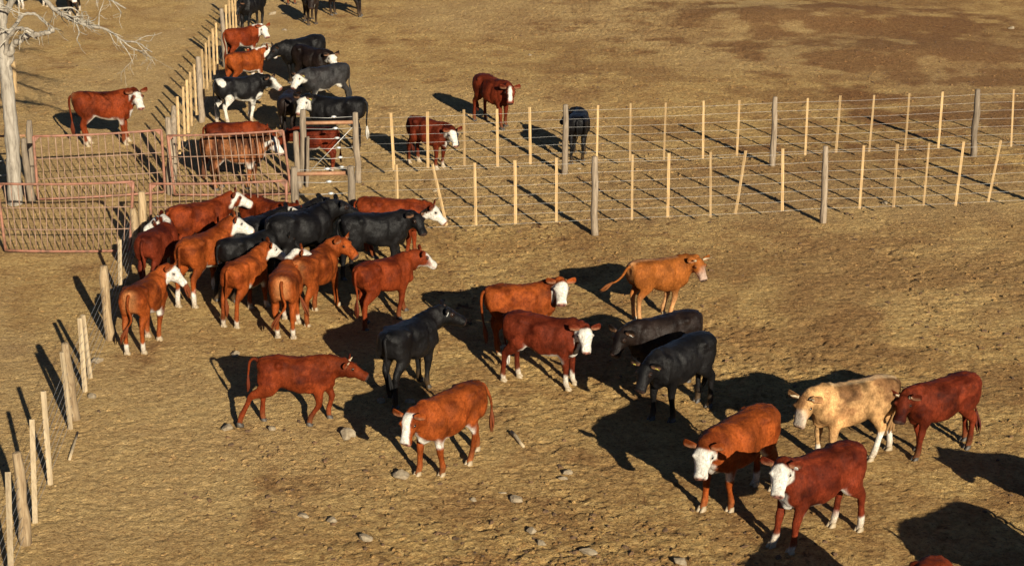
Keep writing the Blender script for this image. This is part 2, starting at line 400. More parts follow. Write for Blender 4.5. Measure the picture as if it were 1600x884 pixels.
# fence running away at the upper left
UA, UB = (268, 300), (341, 127)
ul_posts = [((272, 290), (271, 166)), ((315, 190), (310, 89)), ((352, 104), (347, 14)), ((378, 42), (375, -38))]
ul_stays = [((279, 151), (283, 241)), ((288, 136), (291, 221)), ((294, 125), (297, 208)), ((299, 113), (302, 197)), ((305, 101), (309, 180)),
            ((317, 77), (321, 156)), ((323, 67), (326, 140)), ((328, 57), (331, 129)), ((334, 45), (337, 117)), ((339, 36), (342, 110)),
            ((349, 14), (352, 82)), ((354, 8), (357, 74)), ((359, 0), (362, 65)), ((364, -8), (367, 56)), ((368, -16), (371, 47)), ((372, -24), (375, 38))]
fence('wire_fence', 'fence of close pale stays running away between the red cow and the crowd', (UA, UB), ul_posts, ul_stays, 7, 0.30, 1.5, sr=0.032)
# rough fence at the lower left
ll_posts = [((171, 532), (161, 416)), ((118, 658), (102, 537)), ((42, 846), (26, 707)), ((214, 396), (208, 326)), ((-70, 1110), (-95, 960))]
ll_stays = [((184, 375), (185, 446)), ((121, 497), (130, 616)), ((126, 492), (139, 600)), ((93, 550), (109, 688)), ((64, 611), (75, 757)), ((46, 655), (51, 817)), ((8, 737), (13, 900))]
fence('wire_fence', 'rough wire fence of crooked posts and stays at the lower left', ((214, 396), (42, 846)), ll_posts, ll_stays, 7, 0.15, 1.05, pr=0.085, sr=0.04, stay_m=M_STAYG, post_m=M_ROUGH, wr=0.0026)

# brace assemblies, gate posts
def brace(label, left, right, rail_h, wires, diag=True, extra=()):
    b0 = seat(g(*left[0])); root = empty('brace_fence', b0); off = b0; tag(root, label, 'fence')
    A, B = g(*left[0]), g(*right)
    t = on_plane(*left[1], A, B); post_part('post', b0 - off, t - off, 0.085, M_POST, root)
    b1 = seat(B)
    d = (b1 - b0); d /= np.linalg.norm(d)
    r0 = b0 + d * 0.08 + np.array([0, 0, rail_h]); r1 = b1 - d * 0.09 + np.array([0, 0, rail_h])
    v, f = tube([r0 - off, (r0 + r1) / 2 - off, r1 - off], 0.045, seg=10, side=(0, 0, 1)); mesh_obj('rail', v, f, M_RUST, root)
    for k, h in enumerate(wires):
        wire_part('wire', [b0 + (0, 0, h) - off, b1 + (0, 0, h) - off], root, 0.005)
        c = (b0 + b1) / 2 + d * (0.12 + 0.03 * k) + (0, 0, h) - off
        v, f = tube([c - d * 0.06, c - d * 0.02, c + d * 0.03, c + d * 0.07], [0.012, 0.034, 0.034, 0.012], seg=8, side=(0, 0, 1)); mesh_obj('strainer', v, f, M_WIRE, root)
    if diag: wire_part('brace_wire', [b0 + (0, 0, 0.15) - off, b1 + (0, 0, 1.5) - off], root, 0.009, sag=0)
    for (bx, by), (tx, ty), r in extra:
        bb = seat(g(bx, by)); tt = on_plane(tx, ty, g(bx, by), g(bx, by) + (B - A)); post_part('post', bb - off, tt - off, r, M_POST, root)
    return root
brace('brown braced end frame of the far fence, with a diagonal wire', ((474, 288), (473, 172)), (560, 284), 1.52, (1.66, 1.38, 1.14, 0.9, 0.66, 0.42), True,
      (((467, 294), (462, 206), 0.075), ((479, 292), (482, 214), 0.04)))
brace('braced end frame of the near fence behind the black cattle', ((463, 385), (459, 262)), (550, 381), 1.60, (1.7, 1.42, 1.16, 0.9), False)

def lone_post(label, base, top, r, m, cat='post', nm='gate_post'):
    b = seat(g(*base)); t = on_plane(*top, g(*base), g(*base) + np.array([1.0, 0, 0]))
    o = post_part(nm, b, t, r, m, None); tag(o, label, cat, None); return o
lone_post('grey split gate post between the two far gates', (266, 302), (263, 184), 0.085, M_POST)
lone_post('grey leaning gate post just right of the dead tree trunk', (50, 316), (36, 217), 0.085, M_POST)
lone_post('short grey post standing behind the dead tree trunk', (50, 290), (45, 189), 0.085, M_POST)
lone_post('knotty pale gate post between the two near gates', (224, 394), (221, 300), 0.095, M_ROUGH)

def gate(label, TL, TR, BR, BL, base_line, nbar, mids=(0.36, 0.68)):
    A, B = g(*base_line[0]), g(*base_line[1])
    tl, tr, br, bl = [on_plane(*q, A, B) for q in (TL, TR, BR, BL)]
    off = seat((A + B) / 2); root = empty('metal_gate', off); tag(root, label, 'gate', 'faded red yard gates')
    tl, tr, br, bl = tl - off, tr - off, br - off, bl - off
    for q in (br, bl): q[2] = max(q[2], 0.10)
    def bar(nm, a, b, r, m, sag=0.0, seg=8):
        t = np.linspace(0, 1, 7)[:, None]; pts = a + (b - a) * t; pts[:, 2] += sag * 4 * t[:, 0] * (1 - t[:, 0])
        v, f = tube(pts, r, seg=seg, side=(0.05, 1, 0.1)); return mesh_obj(nm, v, f, m, root)
    bar('top_rail', tl, tr, 0.027, M_GATE, -0.03); bar('bottom_rail', bl, br, 0.027, M_GATE, -0.02)
    bar('end_rail', tl, bl, 0.032, M_GATE); bar('end_rail', tr, br, 0.032, M_GATE)
    for m_ in mids: bar('cross_rod', tl + (bl - tl) * m_, tr + (br - tr) * m_, 0.012, M_MESH, -0.015, 6)
    for k in range(1, nbar):
        t = k / nbar
        bar('upright_rod', tl + (tr - tl) * t + rngf.randn(3) * 0.006, bl + (br - bl) * t + rngf.randn(3) * 0.012, 0.0115, M_MESH, 0, 5)
    for c, o1, o2 in ((tl, tr, bl), (tr, tl, br)):       # corner gussets
        e1 = (o1 - c) / np.linalg.norm(o1 - c) * 0.16; e2 = (o2 - c) / np.linalg.norm(o2 - c) * 0.16; nn = np.cross(e1, e2); nn = nn / np.linalg.norm(nn) * 0.006
        v = [c + nn, c + e1 + nn, c + e2 + nn, c - nn, c + e1 - nn, c + e2 - nn]
        mesh_obj('gusset', v, [(0, 1, 2), (5, 4, 3), (0, 3, 4, 1), (1, 4, 5, 2), (2, 5, 3, 0)], M_GATE, root, False)
    return root
gate('far faded red gate beside the dead tree trunk', (52, 213), (252, 203), (258, 300), (60, 312), ((56, 317), (262, 305)), 18)
gate('far faded red gate hanging in front of the striped brown cow', (262, 212), (442, 204), (455, 302), (273, 304), ((268, 310), (458, 309)), 17)
gate('near faded red gate at the left edge, clear of cattle', (-5, 287), (208, 284), (203, 393), (9, 392), ((-2, 397), (208, 397)), 20)
gate('near faded red gate behind the white faced red cattle', (235, 287), (447, 282), (449, 386), (236, 391), ((230, 396), (455, 389)), 19)

# short piece of fence left of the tree
A = seat(g(48, 296)); B_ = seat(g(-160, 300))
rt = empty('wire_fence', A); tag(rt, 'short wire fence left of the dead tree trunk', 'fence')
v, f = tube([(0, 0, 1.35), (B_ - A) * 0.5 + (0, 0, 1.33), (B_ - A) + (0, 0, 1.36)], 0.03, seg=8, side=(0, 0, 1)); mesh_obj('rail', v, f, M_RUST, rt)
for h in (0.4, 0.75, 1.1): wire_part('wire', [np.array([0, 0, h]), (B_ - A) + (0, 0, h)], rt, 0.005)

# ------------------------------------------------------------------ dead tree
def dead_tree():
    base = seat(g(24, 318)); D = base[1]; root = empty('dead_tree', base)
    tag(root, 'bare bleached dead tree with twisting limbs at the left', 'tree')
    rng = np.random.RandomState(11)
    def P3(x, y, dy=0.0): return at_depth(x, y, D + dy) - base
    def limb(nm, ctrl, r0, r1, m=M_BARK, k=6, seg=10, jag=0.12):
        pts = crom(ctrl, k); n = len(pts)
        pts = pts + rng.randn(n, 3) * r1 * 0.35
        rr = np.linspace(r0, r1, n) * (1 + 0.07 * rng.randn(n))
        v, f = tube(pts, rr, seg=seg, side=(0.2, 1, 0.1), jag=jag, rng=rng); mesh_obj(nm, v, f, m, root); return pts, rr
    trunk = [P3(25, 330), P3(24, 312), P3(21, 262), P3(18, 205), P3(12, 140), P3(7, 95), P3(3, 50), P3(-2, 0), P3(-6, -60, .2), P3(-4, -130, .3)]
    pts = crom(trunk, 6); n = len(pts); rr = np.interp(np.linspace(0, 1, n), [0, .08, .3, .55, 1], [.21, .17, .158, .13, .07]) * (1 + .05 * rng.randn(n))
    v, f = tube(pts, rr, seg=16, side=(0.2, 1, 0.1), jag=0.10, rng=rng); mesh_obj('trunk', v, f, M_BARK, root)
    def twigs(pts, rr, num, ln, lvl, bias=(0, 0, 0), mb=None, t0=0.25):
        for _ in range(num):
            i = int((t0 + (1 - t0) * rng.rand()) * (len(pts) - 1)); i = min(i, len(pts) - 2)
            d = pts[min(i + 1, len(pts) - 1)] - pts[i]; d /= np.linalg.norm(d) + 1e-6
            q = rng.randn(3); q = q + d * 0.9 + np.array(bias); q /= np.linalg.norm(q)
            L = ln * (0.5 + 0.8 * rng.rand()); c = [pts[i]]
            for s in range(4):
                q = q + rng.randn(3) * 0.35; q[2] -= 0.05; q /= np.linalg.norm(q); c.append(c[-1] + q * L / 4)
            r0 = min(rr[i] * 0.55, 0.035 if lvl == 2 else 0.016); tp = crom(c, 3)
            rw = np.linspace(r0, max(0.004, r0 * 0.25), len(tp)); mb.add(tube(tp, rw, seg=5, side=(0.3, 0.5, 0.7)))
            if lvl > 1: twigs(tp, rw, 3, ln * 0.5, lvl - 1, bias, mb)
    L = []
    L.append(limb('limb', [P3(11, 128), P3(15, 95), P3(20, 74, -.1), P3(32, 62, -.2), P3(48, 56, -.3), P3(66, 53, -.4), P3(84, 48, -.5)], .09, .05))
    L.append(limb('limb', [P3(2, 45), P3(14, 10), P3(40, -22, -.2), P3(62, -10, -.3), P3(84, 14, -.4), P3(112, 31, -.4), P3(140, 41, -.4), P3(168, 47, -.4), P3(192, 64, -.5), P3(214, 67, -.5), P3(238, 82, -.6)], .075, .010))
    L.append(limb('limb', [P3(192, 64, -.5), P3(203, 73, -.5), P3(216, 79, -.5), P3(232, 80, -.5)], .018, .007, M_TWIG))
    L.append(limb('limb', [P3(8, 92), P3(12, 62, -.3), P3(25, 47, -.6), P3(40, 45, -.8), P3(52, 50, -.9)], .05, .025))
    L.append(limb('limb', [P3(4, 60), P3(22, 42, .3), P3(36, 24, .5), P3(52, 22, .6), P3(64, 30, .6), P3(74, 40, .6)], .05, .02))
    L.append(limb('limb', [P3(0, 40), P3(-18, 12, -.4), P3(-40, -30, -.6), P3(-50, -90, -.8)], .10, .04))
    L.append(limb('limb', [P3(-6, -40, .2), P3(40, -60, .3), P3(100, -45, .2), P3(150, -15, 0), P3(178, 3, -.2), P3(197, 14, -.2)], .07, .012))
    L.append(limb('limb', [P3(-4, -90, .2), P3(60, -150, .4), P3(130, -170, .8), P3(210, -150, 1.2)], .07, .015))
    L.append(limb('limb', [P3(-4, -60, .2), P3(90, -95, -.4), P3(170, -90, -1.0), P3(250, -60, -1.4)], .06, .012))
    L.append(limb('limb', [P3(-4, -100, .2), P3(50, -220, -.6), P3(150, -260, -1.0), P3(280, -240, -1.2)], .06, .012))
    L.append(limb('limb', [P3(-4, -60, .2), P3(50, -110, -1.0), P3(120, -130, -2.0), P3(220, -110, -2.8)], .07, .012))
    nums = (4, 10, 4, 3, 4, 10, 10, 18, 18, 18, 18)
    for (p_, r_), k in zip(L, nums):
        mb = MB(); twigs(p_, r_, k, 0.75, 2, (0.15, -.1, -0.18), mb)
        tag(mb.obj('twig_spray', M_TWIG, root), kind='stuff')
    # dense spray in the middle of the long limb
    mb = MB(); p_, r_ = L[1]; i0, i1 = int(len(p_) * .38), int(len(p_) * .62)
    twigs(p_[i0:i1], r_[i0:i1], 14, 0.5, 2, (0.5, 0, -0.25), mb, 0.0); tag(mb.obj('twig_spray', M_TWIG, root), kind='stuff')
dead_tree()
o = lone_post('orange brown wooden stub behind the dead tree trunk', (23, 142), (19, 96), 0.10, M_STAY, 'stub', 'wooden_stub')

# ------------------------------------------------------------------ cattle
WHITE = (0.47, 0.445, 0.39)
COATS = {'red': (0.120, 0.0205, 0.0050), 'orange': (0.162, 0.035, 0.0066), 'dark': (0.085, 0.0140, 0.0050), 'golden': (0.195, 0.060, 0.0115),
         'tan': (0.31, 0.175, 0.072), 'black': (0.0058, 0.0054, 0.0056), 'brownblack': (0.012, 0.0075, 0.0058), 'grey': (0.022, 0.021, 0.021), 'brown': (0.12, 0.042, 0.017)}
XS = 0.88   # young stock: shorter in the body than grown cattle
TORSO = np.array([  # x, top, bottom, half width
    (-0.80, 1.15, 0.96, 0.085), (-0.765, 1.195, 0.84, 0.165), (-0.68, 1.225, 0.76, 0.212), (-0.55, 1.238, 0.73, 0.238), (-0.40, 1.240, 0.69, 0.240),
    (-0.25, 1.226, 0.645, 0.232), (-0.05, 1.205, 0.57, 0.270), (0.15, 1.198, 0.535, 0.282), (0.32, 1.208, 0.53, 0.258), (0.45, 1.225, 0.55, 0.245),
    (0.57, 1.19, 0.58, 0.222), (0.67, 1.11, 0.61, 0.18), (0.745, 1.00, 0.70, 0.105)])
TORSO[:, 0] *= XS
HEADR = np.array([(x_ * .90, a_ * 1.06, b_ * 1.04, w_ * 1.06) for x_, a_, b_, w_ in [  # x along face, top, bottom, half width
    (-0.05, .055, -.09, .075), (0.0, .088, -.145, .112), (0.06, .098, -.178, .125), (0.13, .094, -.185, .128), (0.20, .082, -.165, .110), (0.28, .070, -.125, .094),
    (0.35, .064, -.108, .089), (0.41, .060, -.100, .094), (0.455, .046, -.088, .090), (0.485, .012, -.056, .060)]])
def ring_loft(rows, frame, seg=20, egg=0.82, torso=False):
    """rows x, top, bottom, half width in a frame(origin, fwd, side, up)"""
    o, fw, sd_, up = frame; rows = crom(rows, 3); n = len(rows); v = []; f = []
    for x, t, b, w in rows:
        zc = b + (t - b) * 0.48; e1, e2 = 0.85, 0.9
        if torso:      # square over hips and loin, narrower at the withers
            k_ = float(sstep(-.05, .35, x)); egg = .96 - .22 * k_; e1 = .70 + .15 * k_; e2 = .74 + .14 * k_
        for k in range(seg):
            a = 2 * math.pi * k / seg; c, s = math.cos(a), math.sin(a)
            ww = w * (1 if s < 0 else (1 - (1 - egg) * s * s))
            y = ww * math.copysign(abs(c) ** e1, c); z = zc + ((t - zc) if s > 0 else (zc - b)) * math.copysign(abs(s) ** e2, s)
            v.append(o + fw * x + sd_ * y + up * z)
    for i in range(n - 1):
        for k in range(seg):
            f.append((i * seg + k, i * seg + (k + 1) % seg, (i + 1) * seg + (k + 1) % seg, (i + 1) * seg + k))
    f.append(tuple(range(seg - 1, -1, -1))); f.append(tuple((n - 1) * seg + k for k in range(seg)))
    return v, f
def ellipsoid(c, r, rot=0.0, seg=12, rings=8):
    v = []; f = []; cr, sr = math.cos(rot), math.sin(rot)
    for i in range(rings + 1):
        th = math.pi * (i + 0.02) / (rings + 0.04)
        for k in range(seg):
            a = 2 * math.pi * k / seg
            x, y, z = r[0] * math.sin(th) * math.cos(a), r[1] * math.sin(th) * math.sin(a), r[2] * math.cos(th)
            v.append(np.array([c[0] + x * cr + z * sr, c[1] + y, c[2] - x * sr + z * cr]))
    for i in range(rings):
        for k in range(seg):
            f.append((i * seg + k, (i + 1) * seg + k, (i + 1) * seg + (k + 1) % seg, i * seg + (k + 1) % seg))
    f.append(tuple(range(seg))); f.append(tuple(rings * seg + k for k in range(seg - 1, -1, -1)))
    return v, f
def rotxz(p, c, a):
    p = np.asarray(p, float) - c; ca, sa = math.cos(a), math.sin(a)
    return np.stack([p[..., 0] * ca + p[..., 2] * sa, p[..., 1], -p[..., 0] * sa + p[..., 2] * ca], -1) + c
FRONT = np.array([(.46, .13, .92), (.47, .155, .78), (.43, .165, .66), (.445, .155, .53), (.455, .145, .385), (.452, .142, .26), (.45, .142, .135), (.475, .142, .065), (.49, .142, .02)]); FRONT[:, 0] -= .055
FRA = np.array([.06, .09, .088, .068, .056, .042, .049, .045, .052])       # lateral
FRB = np.array([.10, .13, .112, .082, .062, .045, .053, .048, .058])      # fore-aft
HIND = np.array([(-.52, .10, 1.05), (-.50, .14, .90), (-.46, .165, .75), (-.53, .16, .62), (-.635, .15, .49), (-.628, .147, .34), (-.61, .145, .145), (-.585, .145, .065), (-.57, .145, .02)]); HIND[:, 0] += .07
HRA = np.array([.09, .11, .106, .074, .053, .041, .049, .045, .052])
HRB = np.array([.20, .225, .195, .115, .074, .049, .054, .048, .058])
def leg_pts(base, side, a, b, knee):
    p = base.copy(); p[:, 1] *= side
    up = rotxz(p, p[0 if knee == 4 else 1], a)
    lo = up.copy(); lo[knee + 1:] = rotxz(up[knee + 1:], up[knee], b)
    z0 = lo[-1, 2]; zt = lo[0, 2]
    k = (zt - 0.02) / (zt - z0)
    return lo, k
def cow(spec):
    """spec: dict rear, front (ground pixels) or at+heading, look (world angle), scale, coat, ..."""
    rs = np.random.RandomState(spec['seed'])
    sc = spec.get('s', 1.0) * .97 * (.95 + .09 * rs.rand())
    if 'rear' in spec:
        R, Fp = g(*spec['rear']), g(*spec['front']); c = (R + Fp) / 2; hd = math.atan2(Fp[1] - R[1], Fp[0] - R[0])
        if 'hd' in spec: hd = math.radians(spec['hd'])
    else:
        c = g(*spec['at']); hd = math.radians(spec['hd'])
    look = spec.get('look'); bend = math.radians(spec.get('bend', rs.uniform(-9, 9)))
    rel = 0.0 if look is None else math.radians(look) - hd - bend * 0.5
    rel = (rel + math.pi) % (2 * math.pi) - math.pi; rel = max(-1.95, min(1.95, rel))
    npitch = math.radians(spec.get('neck', 22) * .8 + 18 * min(1, abs(rel) / 1.0) - 6); hp = math.radians(spec.get('nod', 38)); ny_ = rel * 0.55
    parts = MB()
    X3 = np.array([1., 0, 0]); Y3 = np.array([0, 1., 0]); Z3 = np.array([0, 0, 1.])
    T = TORSO.copy(); fat = spec.get('fat', 1.07) * (0.94 + 0.12 * rs.rand()); T[:, 3] *= fat; mid = np.exp(-((T[:, 0] - 0.0) / 0.35) ** 2); T[:, 2] -= mid * 0.05 * (fat - 0.97)
    parts.add(ring_loft(T, (np.zeros(3), X3, Y3, Z3), 22, torso=True))
    for s in (-1, 1):   # muscle masses
        parts.add(ellipsoid((.41, s * .15, .90), (.14, .108, .25), 0.35))
        parts.add(ellipsoid((.50, s * .135, .76), (.11, .105, .13)))
        parts.add(ellipsoid((-.49, s * .15, .93), (.20, .112, .27), -0.15))
        parts.add(ellipsoid((-.33, s * .185, 1.125), (.075, .075, .07)))
        parts.add(ellipsoid((-.655, s * .085, 1.10), (.06, .055, .075)))
        parts.add(ellipsoid((.03, s * .15, .82), (.27, .155 * fat, .23)))
    parts.add(ellipsoid((.50, 0, .64), (.13, .085, .12)))
    parts.add(ellipsoid((-.16, 0, .66), (.10, .06, .05)))
    parts.add(ellipsoid((-.60, 0, 1.19), (.10, .05, .045)))
    # neck and head
    def dirv(yaw, pitch): return np.array([math.cos(pitch) * math.cos(yaw), math.cos(pitch) * math.sin(yaw), math.sin(pitch)])
    p0 = np.array([.33, 0, .965]); p1 = np.array([.51, 0, .985 + .05 * math.sin(npitch)])
    p2 = p1 + dirv(ny_ * .6, npitch * .9) * .15; p3 = p2 + dirv(ny_ * 1.1, npitch) * .15; p4 = p3 + dirv(ny_ * 1.4, npitch * .6) * .06
    npth = crom([p0, p1, p2, p3, p4], 4); m_ = len(npth); tt = np.linspace(0, 1, m_)
    yaws = np.interp(tt, [0, .3, 1], [0, ny_ * .3, ny_ * 1.2]); sides = np.stack([-np.sin(yaws), np.cos(yaws), 0 * yaws], 1)
    parts.add(tube(npth, np.interp(tt, [0, .3, .6, 1], [.17, .165, .145, .115]), np.interp(tt, [0, .3, .6, 1], [.24, .245, .205, .155]), sides, 16))
    hy = rel; hf = dirv(hy, -hp); hs = np.array([-math.sin(hy), math.cos(hy), 0.]); hu = np.cross(hf, hs); ho = p4 + np.array([0, 0, .045]) + hf * 0.0
    parts.add(ring_loft(HEADR, (ho, hf, hs, hu), 18, 0.9))
    for s in (-1, 1):
        parts.add(ellipsoid(ho + hf * .118 + hs * s * .108 + hu * .042, (.05, .034, .036)))
        parts.add(ellipsoid(ho + hf * .392 + hs * s * .054 + hu * .0, (.035, .032, .04)))
        parts.add(ellipsoid(ho + hf * .08 + hs * s * .075 - hu * .09, (.075, .045, .075)))
    # legs: a swings the whole leg, b flexes below knee / hock
    st = spec.get('legs') or [(rs.uniform(-14, 14), rs.uniform(-6, 0)) for _ in range(4)]
    feet = []
    for i, (base, ra, rb, knee, s) in enumerate(((FRONT, FRA, FRB, 4, 1), (FRONT, FRA, FRB, 4, -1), (HIND, HRA, HRB, 4, 1), (HIND, HRA, HRB, 4, -1))):
        a, b = math.radians(st[i][0]), math.radians(st[i][1])
        lo, k = leg_pts(base, s, -a, -b if i < 2 else -b, knee)
        lift = 0.0
        if k > 1.0: lo[:, 2] = lo[0, 2] - (lo[0, 2] - lo[:, 2]) * min(k, 1.16)
        else: lo[:, 2] = lo[0, 2] - (lo[0, 2] - lo[:, 2]) * k
        q = crom(np.column_stack([lo, ra, rb]), 3)
        q[:, 2] = np.maximum(q[:, 2], 0.018)
        parts.add(tube(q[:, :3], q[:, 3], q[:, 4], (0, 1, 0), 12)); feet.append((lo[-1], lo[-3]))
    o = parts.obj('tmp', M_COAT)
    rm = o.modifiers.new('r', 'REMESH'); rm.mode = 'VOXEL'; rm.voxel_size = spec.get('vox', 0.024); rm.use_smooth_shade = True
    sm = o.modifiers.new('s', 'SMOOTH'); sm.factor = 0.5; sm.iterations = 2
    dg = bpy.context.evaluated_depsgraph_get(); me2 = bpy.data.meshes.new_from_object(o.evaluated_get(dg))
    nv = len(me2.vertices); V = np.empty(nv * 3, np.float32); me2.vertices.foreach_get('co', V); V = V.reshape(-1, 3).astype(float)
    FQ = [tuple(p_.vertices) for p_ in me2.polygons]
    tmp = o.data; bpy.data.objects.remove(o); bpy.data.meshes.remove(tmp); bpy.data.meshes.remove(me2)
    # hair-scale unevenness
    tmpm = bpy.data.meshes.new('t'); tmpm.from_pydata([tuple(p_) for p_ in V], [], FQ); NN = np.empty(nv * 3, np.float32); tmpm.vertices.foreach_get('normal', NN); NN = NN.reshape(-1, 3); bpy.data.meshes.remove(tmpm)
    hv = V - ho; notface = 1 - np.clip(sstep(-.02, .06, hv @ hf) * sstep(.3, .22, np.linalg.norm(hv, axis=1)), 0, 1)
    lump = (fbm3(V * np.array([11, 11, 8]) + spec['seed'], 3, 3) - .5) * .030 + (fbm3(V * 4 + spec['seed'], 6, 2) - .5) * .030
    folds = (np.abs(noise2(V[:, 0] * 16 + V[:, 2] * 3, V[:, 2] * 2.5, spec['seed'])) - .5) * .026 * sstep(.36, .5, V[:, 0]) * sstep(.55, .7, V[:, 2])
    ribs = np.sin(V[:, 0] * 46 + V[:, 2] * 5) * .002 * sstep(-.25, -.1, V[:, 0]) * sstep(.3, .15, V[:, 0]) * sstep(.65, .8, V[:, 2]) * sstep(1.12, 1.0, V[:, 2])
    sx, sz_, sy = V[:, 0], V[:, 2], np.abs(V[:, 1])
    ribs = ribs - .030 * np.exp(-((sx + .19) / .065) ** 2 - ((sz_ - 1.06) / .085) ** 2) * (sy > .09)            # hollow before the hip
    ribs = ribs - .020 * np.exp(-((sx - .235 - .15 * (sz_ - .9)) / .045) ** 2) * sstep(.6, .7, sz_) * sstep(1.17, 1.05, sz_) * (sy > .08)   # behind the shoulder
    ribs = ribs - .018 * np.exp(-((sx + .29) / .05) ** 2 - ((sz_ - .84) / .12) ** 2) * (sy > .1) + .014 * np.exp(-((sx + .35) / .05) ** 2 - ((sz_ - 1.17) / .045) ** 2) * (sy > .1)
    V = V + NN * ((lump * np.where(V[:, 2] < .45, .35, 1.0) + folds) * (.25 + .75 * notface) + ribs)[:, None]
    # ears and tail belong to the same skin
    extra = MB(); esets = []
    for s in (-1, 1):
        eb = ho - hf * .005 + hs * s * .095 + hu * .055
        ed = hs * s * .95 - hf * .22 + np.array([0, 0, spec.get('ear', .06)]); ed /= np.linalg.norm(ed)
        L_ = .185; cps = [eb, eb + ed * L_ * .3, eb + ed * L_ * .65, eb + ed * L_ * .9, eb + ed * L_]
        wide = Z3 + hu * .25; wide = wide - ed * (wide @ ed); wide /= np.linalg.norm(wide); cupd = np.cross(ed, wide) * s; cupd = cupd * np.sign(cupd @ hf + 1e-9)
        n0 = len(extra.v); pp = crom(cps, 2)
        extra.add(tube(pp, np.interp(np.linspace(0, 1, len(pp)), [0, .3, .6, .9, 1], [.034, .060, .064, .038, .012]), np.interp(np.linspace(0, 1, len(pp)), [0, .5, 1], [.024, .016, .006]), wide, 8))
        for k in range(n0, len(extra.v)):      # cup the ear forward
            d = extra.v[k] - eb; w = d @ wide; extra.v[k] = extra.v[k] + cupd * (w * w * 6.0)
        esets.append((n0, len(extra.v)))
    tl = spec.get('tail') or [(-.69, 0, 1.15), (-.745, 0, 1.10), (-.76, rs.uniform(-.03, .03), .92), (-.74, rs.uniform(-.06, .06), .70), (-.725, rs.uniform(-.09, .09), .52)]
    tp = crom(tl, 4); n0t = len(extra.v); extra.add(tube(tp, np.linspace(.034, .014, len(tp)), seg=8))
    # ---- colour per vertex in the unbent pose
    EV = np.array(extra.v); nb = nv; A_ = np.vstack([V, EV]); tot = len(A_)
    base_c = np.array(COATS[spec['coat']]) ; C = np.tile(base_c, (tot, 1))
    sd = spec['seed'] * 3.7
    mot = fbm3(A_ * np.array([5, 5, 5]) + sd, 1, 3); mot2 = fbm3(A_ * 2.0 + sd, 5, 2); jit = (fbm3(A_ * 7 + sd, 8, 2) - .5)
    amp = spec.get('mottle', 0.75)
    C = C * np.clip(1 + amp * (mot - .5)[:, None] * 2.2 + 0.55 * (mot2 - .5)[:, None], 0.35, 1.8)
    dk = sstep(.50, .60, fbm3(A_ * np.array([3.4, 3.4, 4.6]) + sd + 40, 9, 4)) * spec.get('dark', .75) * (.35 + .65 * sstep(.6, .9, A_[:, 2]))   # curly dark patches
    C = C * (1 - dk[:, None] * np.array([.52, .60, .6]))
    hl = np.stack([(A_ - ho) @ hf, (A_ - ho) @ hs, (A_ - ho) @ hu], 1)
    inhead = sstep(-.07, -.03, hl[:, 0]) * sstep(.175, .15, np.abs(hl[:, 1])) * sstep(-.26, -.20, hl[:, 2]) * sstep(.2, .15, hl[:, 2]) * sstep(.6, .5, hl[:, 0])
    isear = np.zeros(tot)
    for a, b in esets: isear[nb + a:nb + b] = 1
    istail = np.zeros(tot); istail[nb + n0t:] = 1
    W = np.zeros(tot); J = jit * .2
    face = spec.get('face', 'none')
    if face == 'full':
        W = np.maximum(W, inhead * sstep(-.02, .03, hl[:, 0] + J * .6 - .012))
    elif face == 'blaze':
        w = np.interp(hl[:, 0], [-.05, .1, .25, .45], [.085, .072, .062, .085])
        W = np.maximum(W, inhead * sstep(.012, -.012, np.abs(hl[:, 1]) - w + J * .25) * sstep(-.06, -.03, hl[:, 2]))
    elif face == 'narrow':
        W = np.maximum(W, inhead * sstep(.01, -.01, np.abs(hl[:, 1]) - .042 + J * .25) * sstep(0, .04, hl[:, 2]) * sstep(.4, .34, hl[:, 0]))
    elif face == 'jaw':
        W = np.maximum(W, inhead * sstep(.02, .1, hl[:, 0] + J) * sstep(.02, -.03, np.abs(np.abs(hl[:, 1]) - .03) - .07))
    elif face == 'muzzle':
        W = np.maximum(W, .42 * inhead * sstep(.15, .32, hl[:, 0] + J))
    if spec.get('eyepatch') and face != 'none':
        r2 = np.hypot((hl[:, 0] - .12), (np.abs(hl[:, 1]) - .12), hl[:, 2] * .6 - .02); W = W * sstep(.035, .07, r2 + J * .3)
    W = np.where(isear > 0, 0, W)
    if face == 'full' and spec.get('whiteear'): W = np.where(isear > 0, .9, W)
    notneck = sstep(.02, -.06, hl[:, 0]) if False else 1 - inhead
    ax, ay, az = A_[:, 0], A_[:, 1], A_[:, 2]
    tb = np.interp(ax, TORSO[:, 0], TORSO[:, 2])
    if spec.get('brisket'):
        b_ = spec['brisket']
        W = np.maximum(W, notneck * sstep(.06, -.04, np.sqrt(((ax - .60) / .26) ** 2 + (ay / .17) ** 2 + ((az - .68) / .20) ** 2) * .3 - .3 * b_ + J * 1.6))
    if spec.get('belly'):
        W = np.maximum(W, notneck * sstep(.03, -.02, az - tb - .10 * spec['belly'] + J) * sstep(-.42, -.34, ax) * sstep(.46, .38, ax) * sstep(.44, .48, az) * sstep(.24, .18, np.abs(ay)))
    if spec.get('flank'):
        W = np.maximum(W, notneck * sstep(.02, -.02, np.hypot((ax + .26) / 1.6, (az - .63) / 1.0) - .05 + J * .8) * (np.abs(ay) > .05))
    socks = spec.get('socks', (0, 0, 0, 0))
    for i, h in enumerate(socks):
        if h > 0:
            fp = feet[i][0]
            W = np.maximum(W, notneck * sstep(.03, -.03, az - h + J * .9) * (np.hypot(ax - fp[0], (ay - fp[1])) < .30) * (np.sign(ay) == np.sign(fp[1])) * (az < .62))
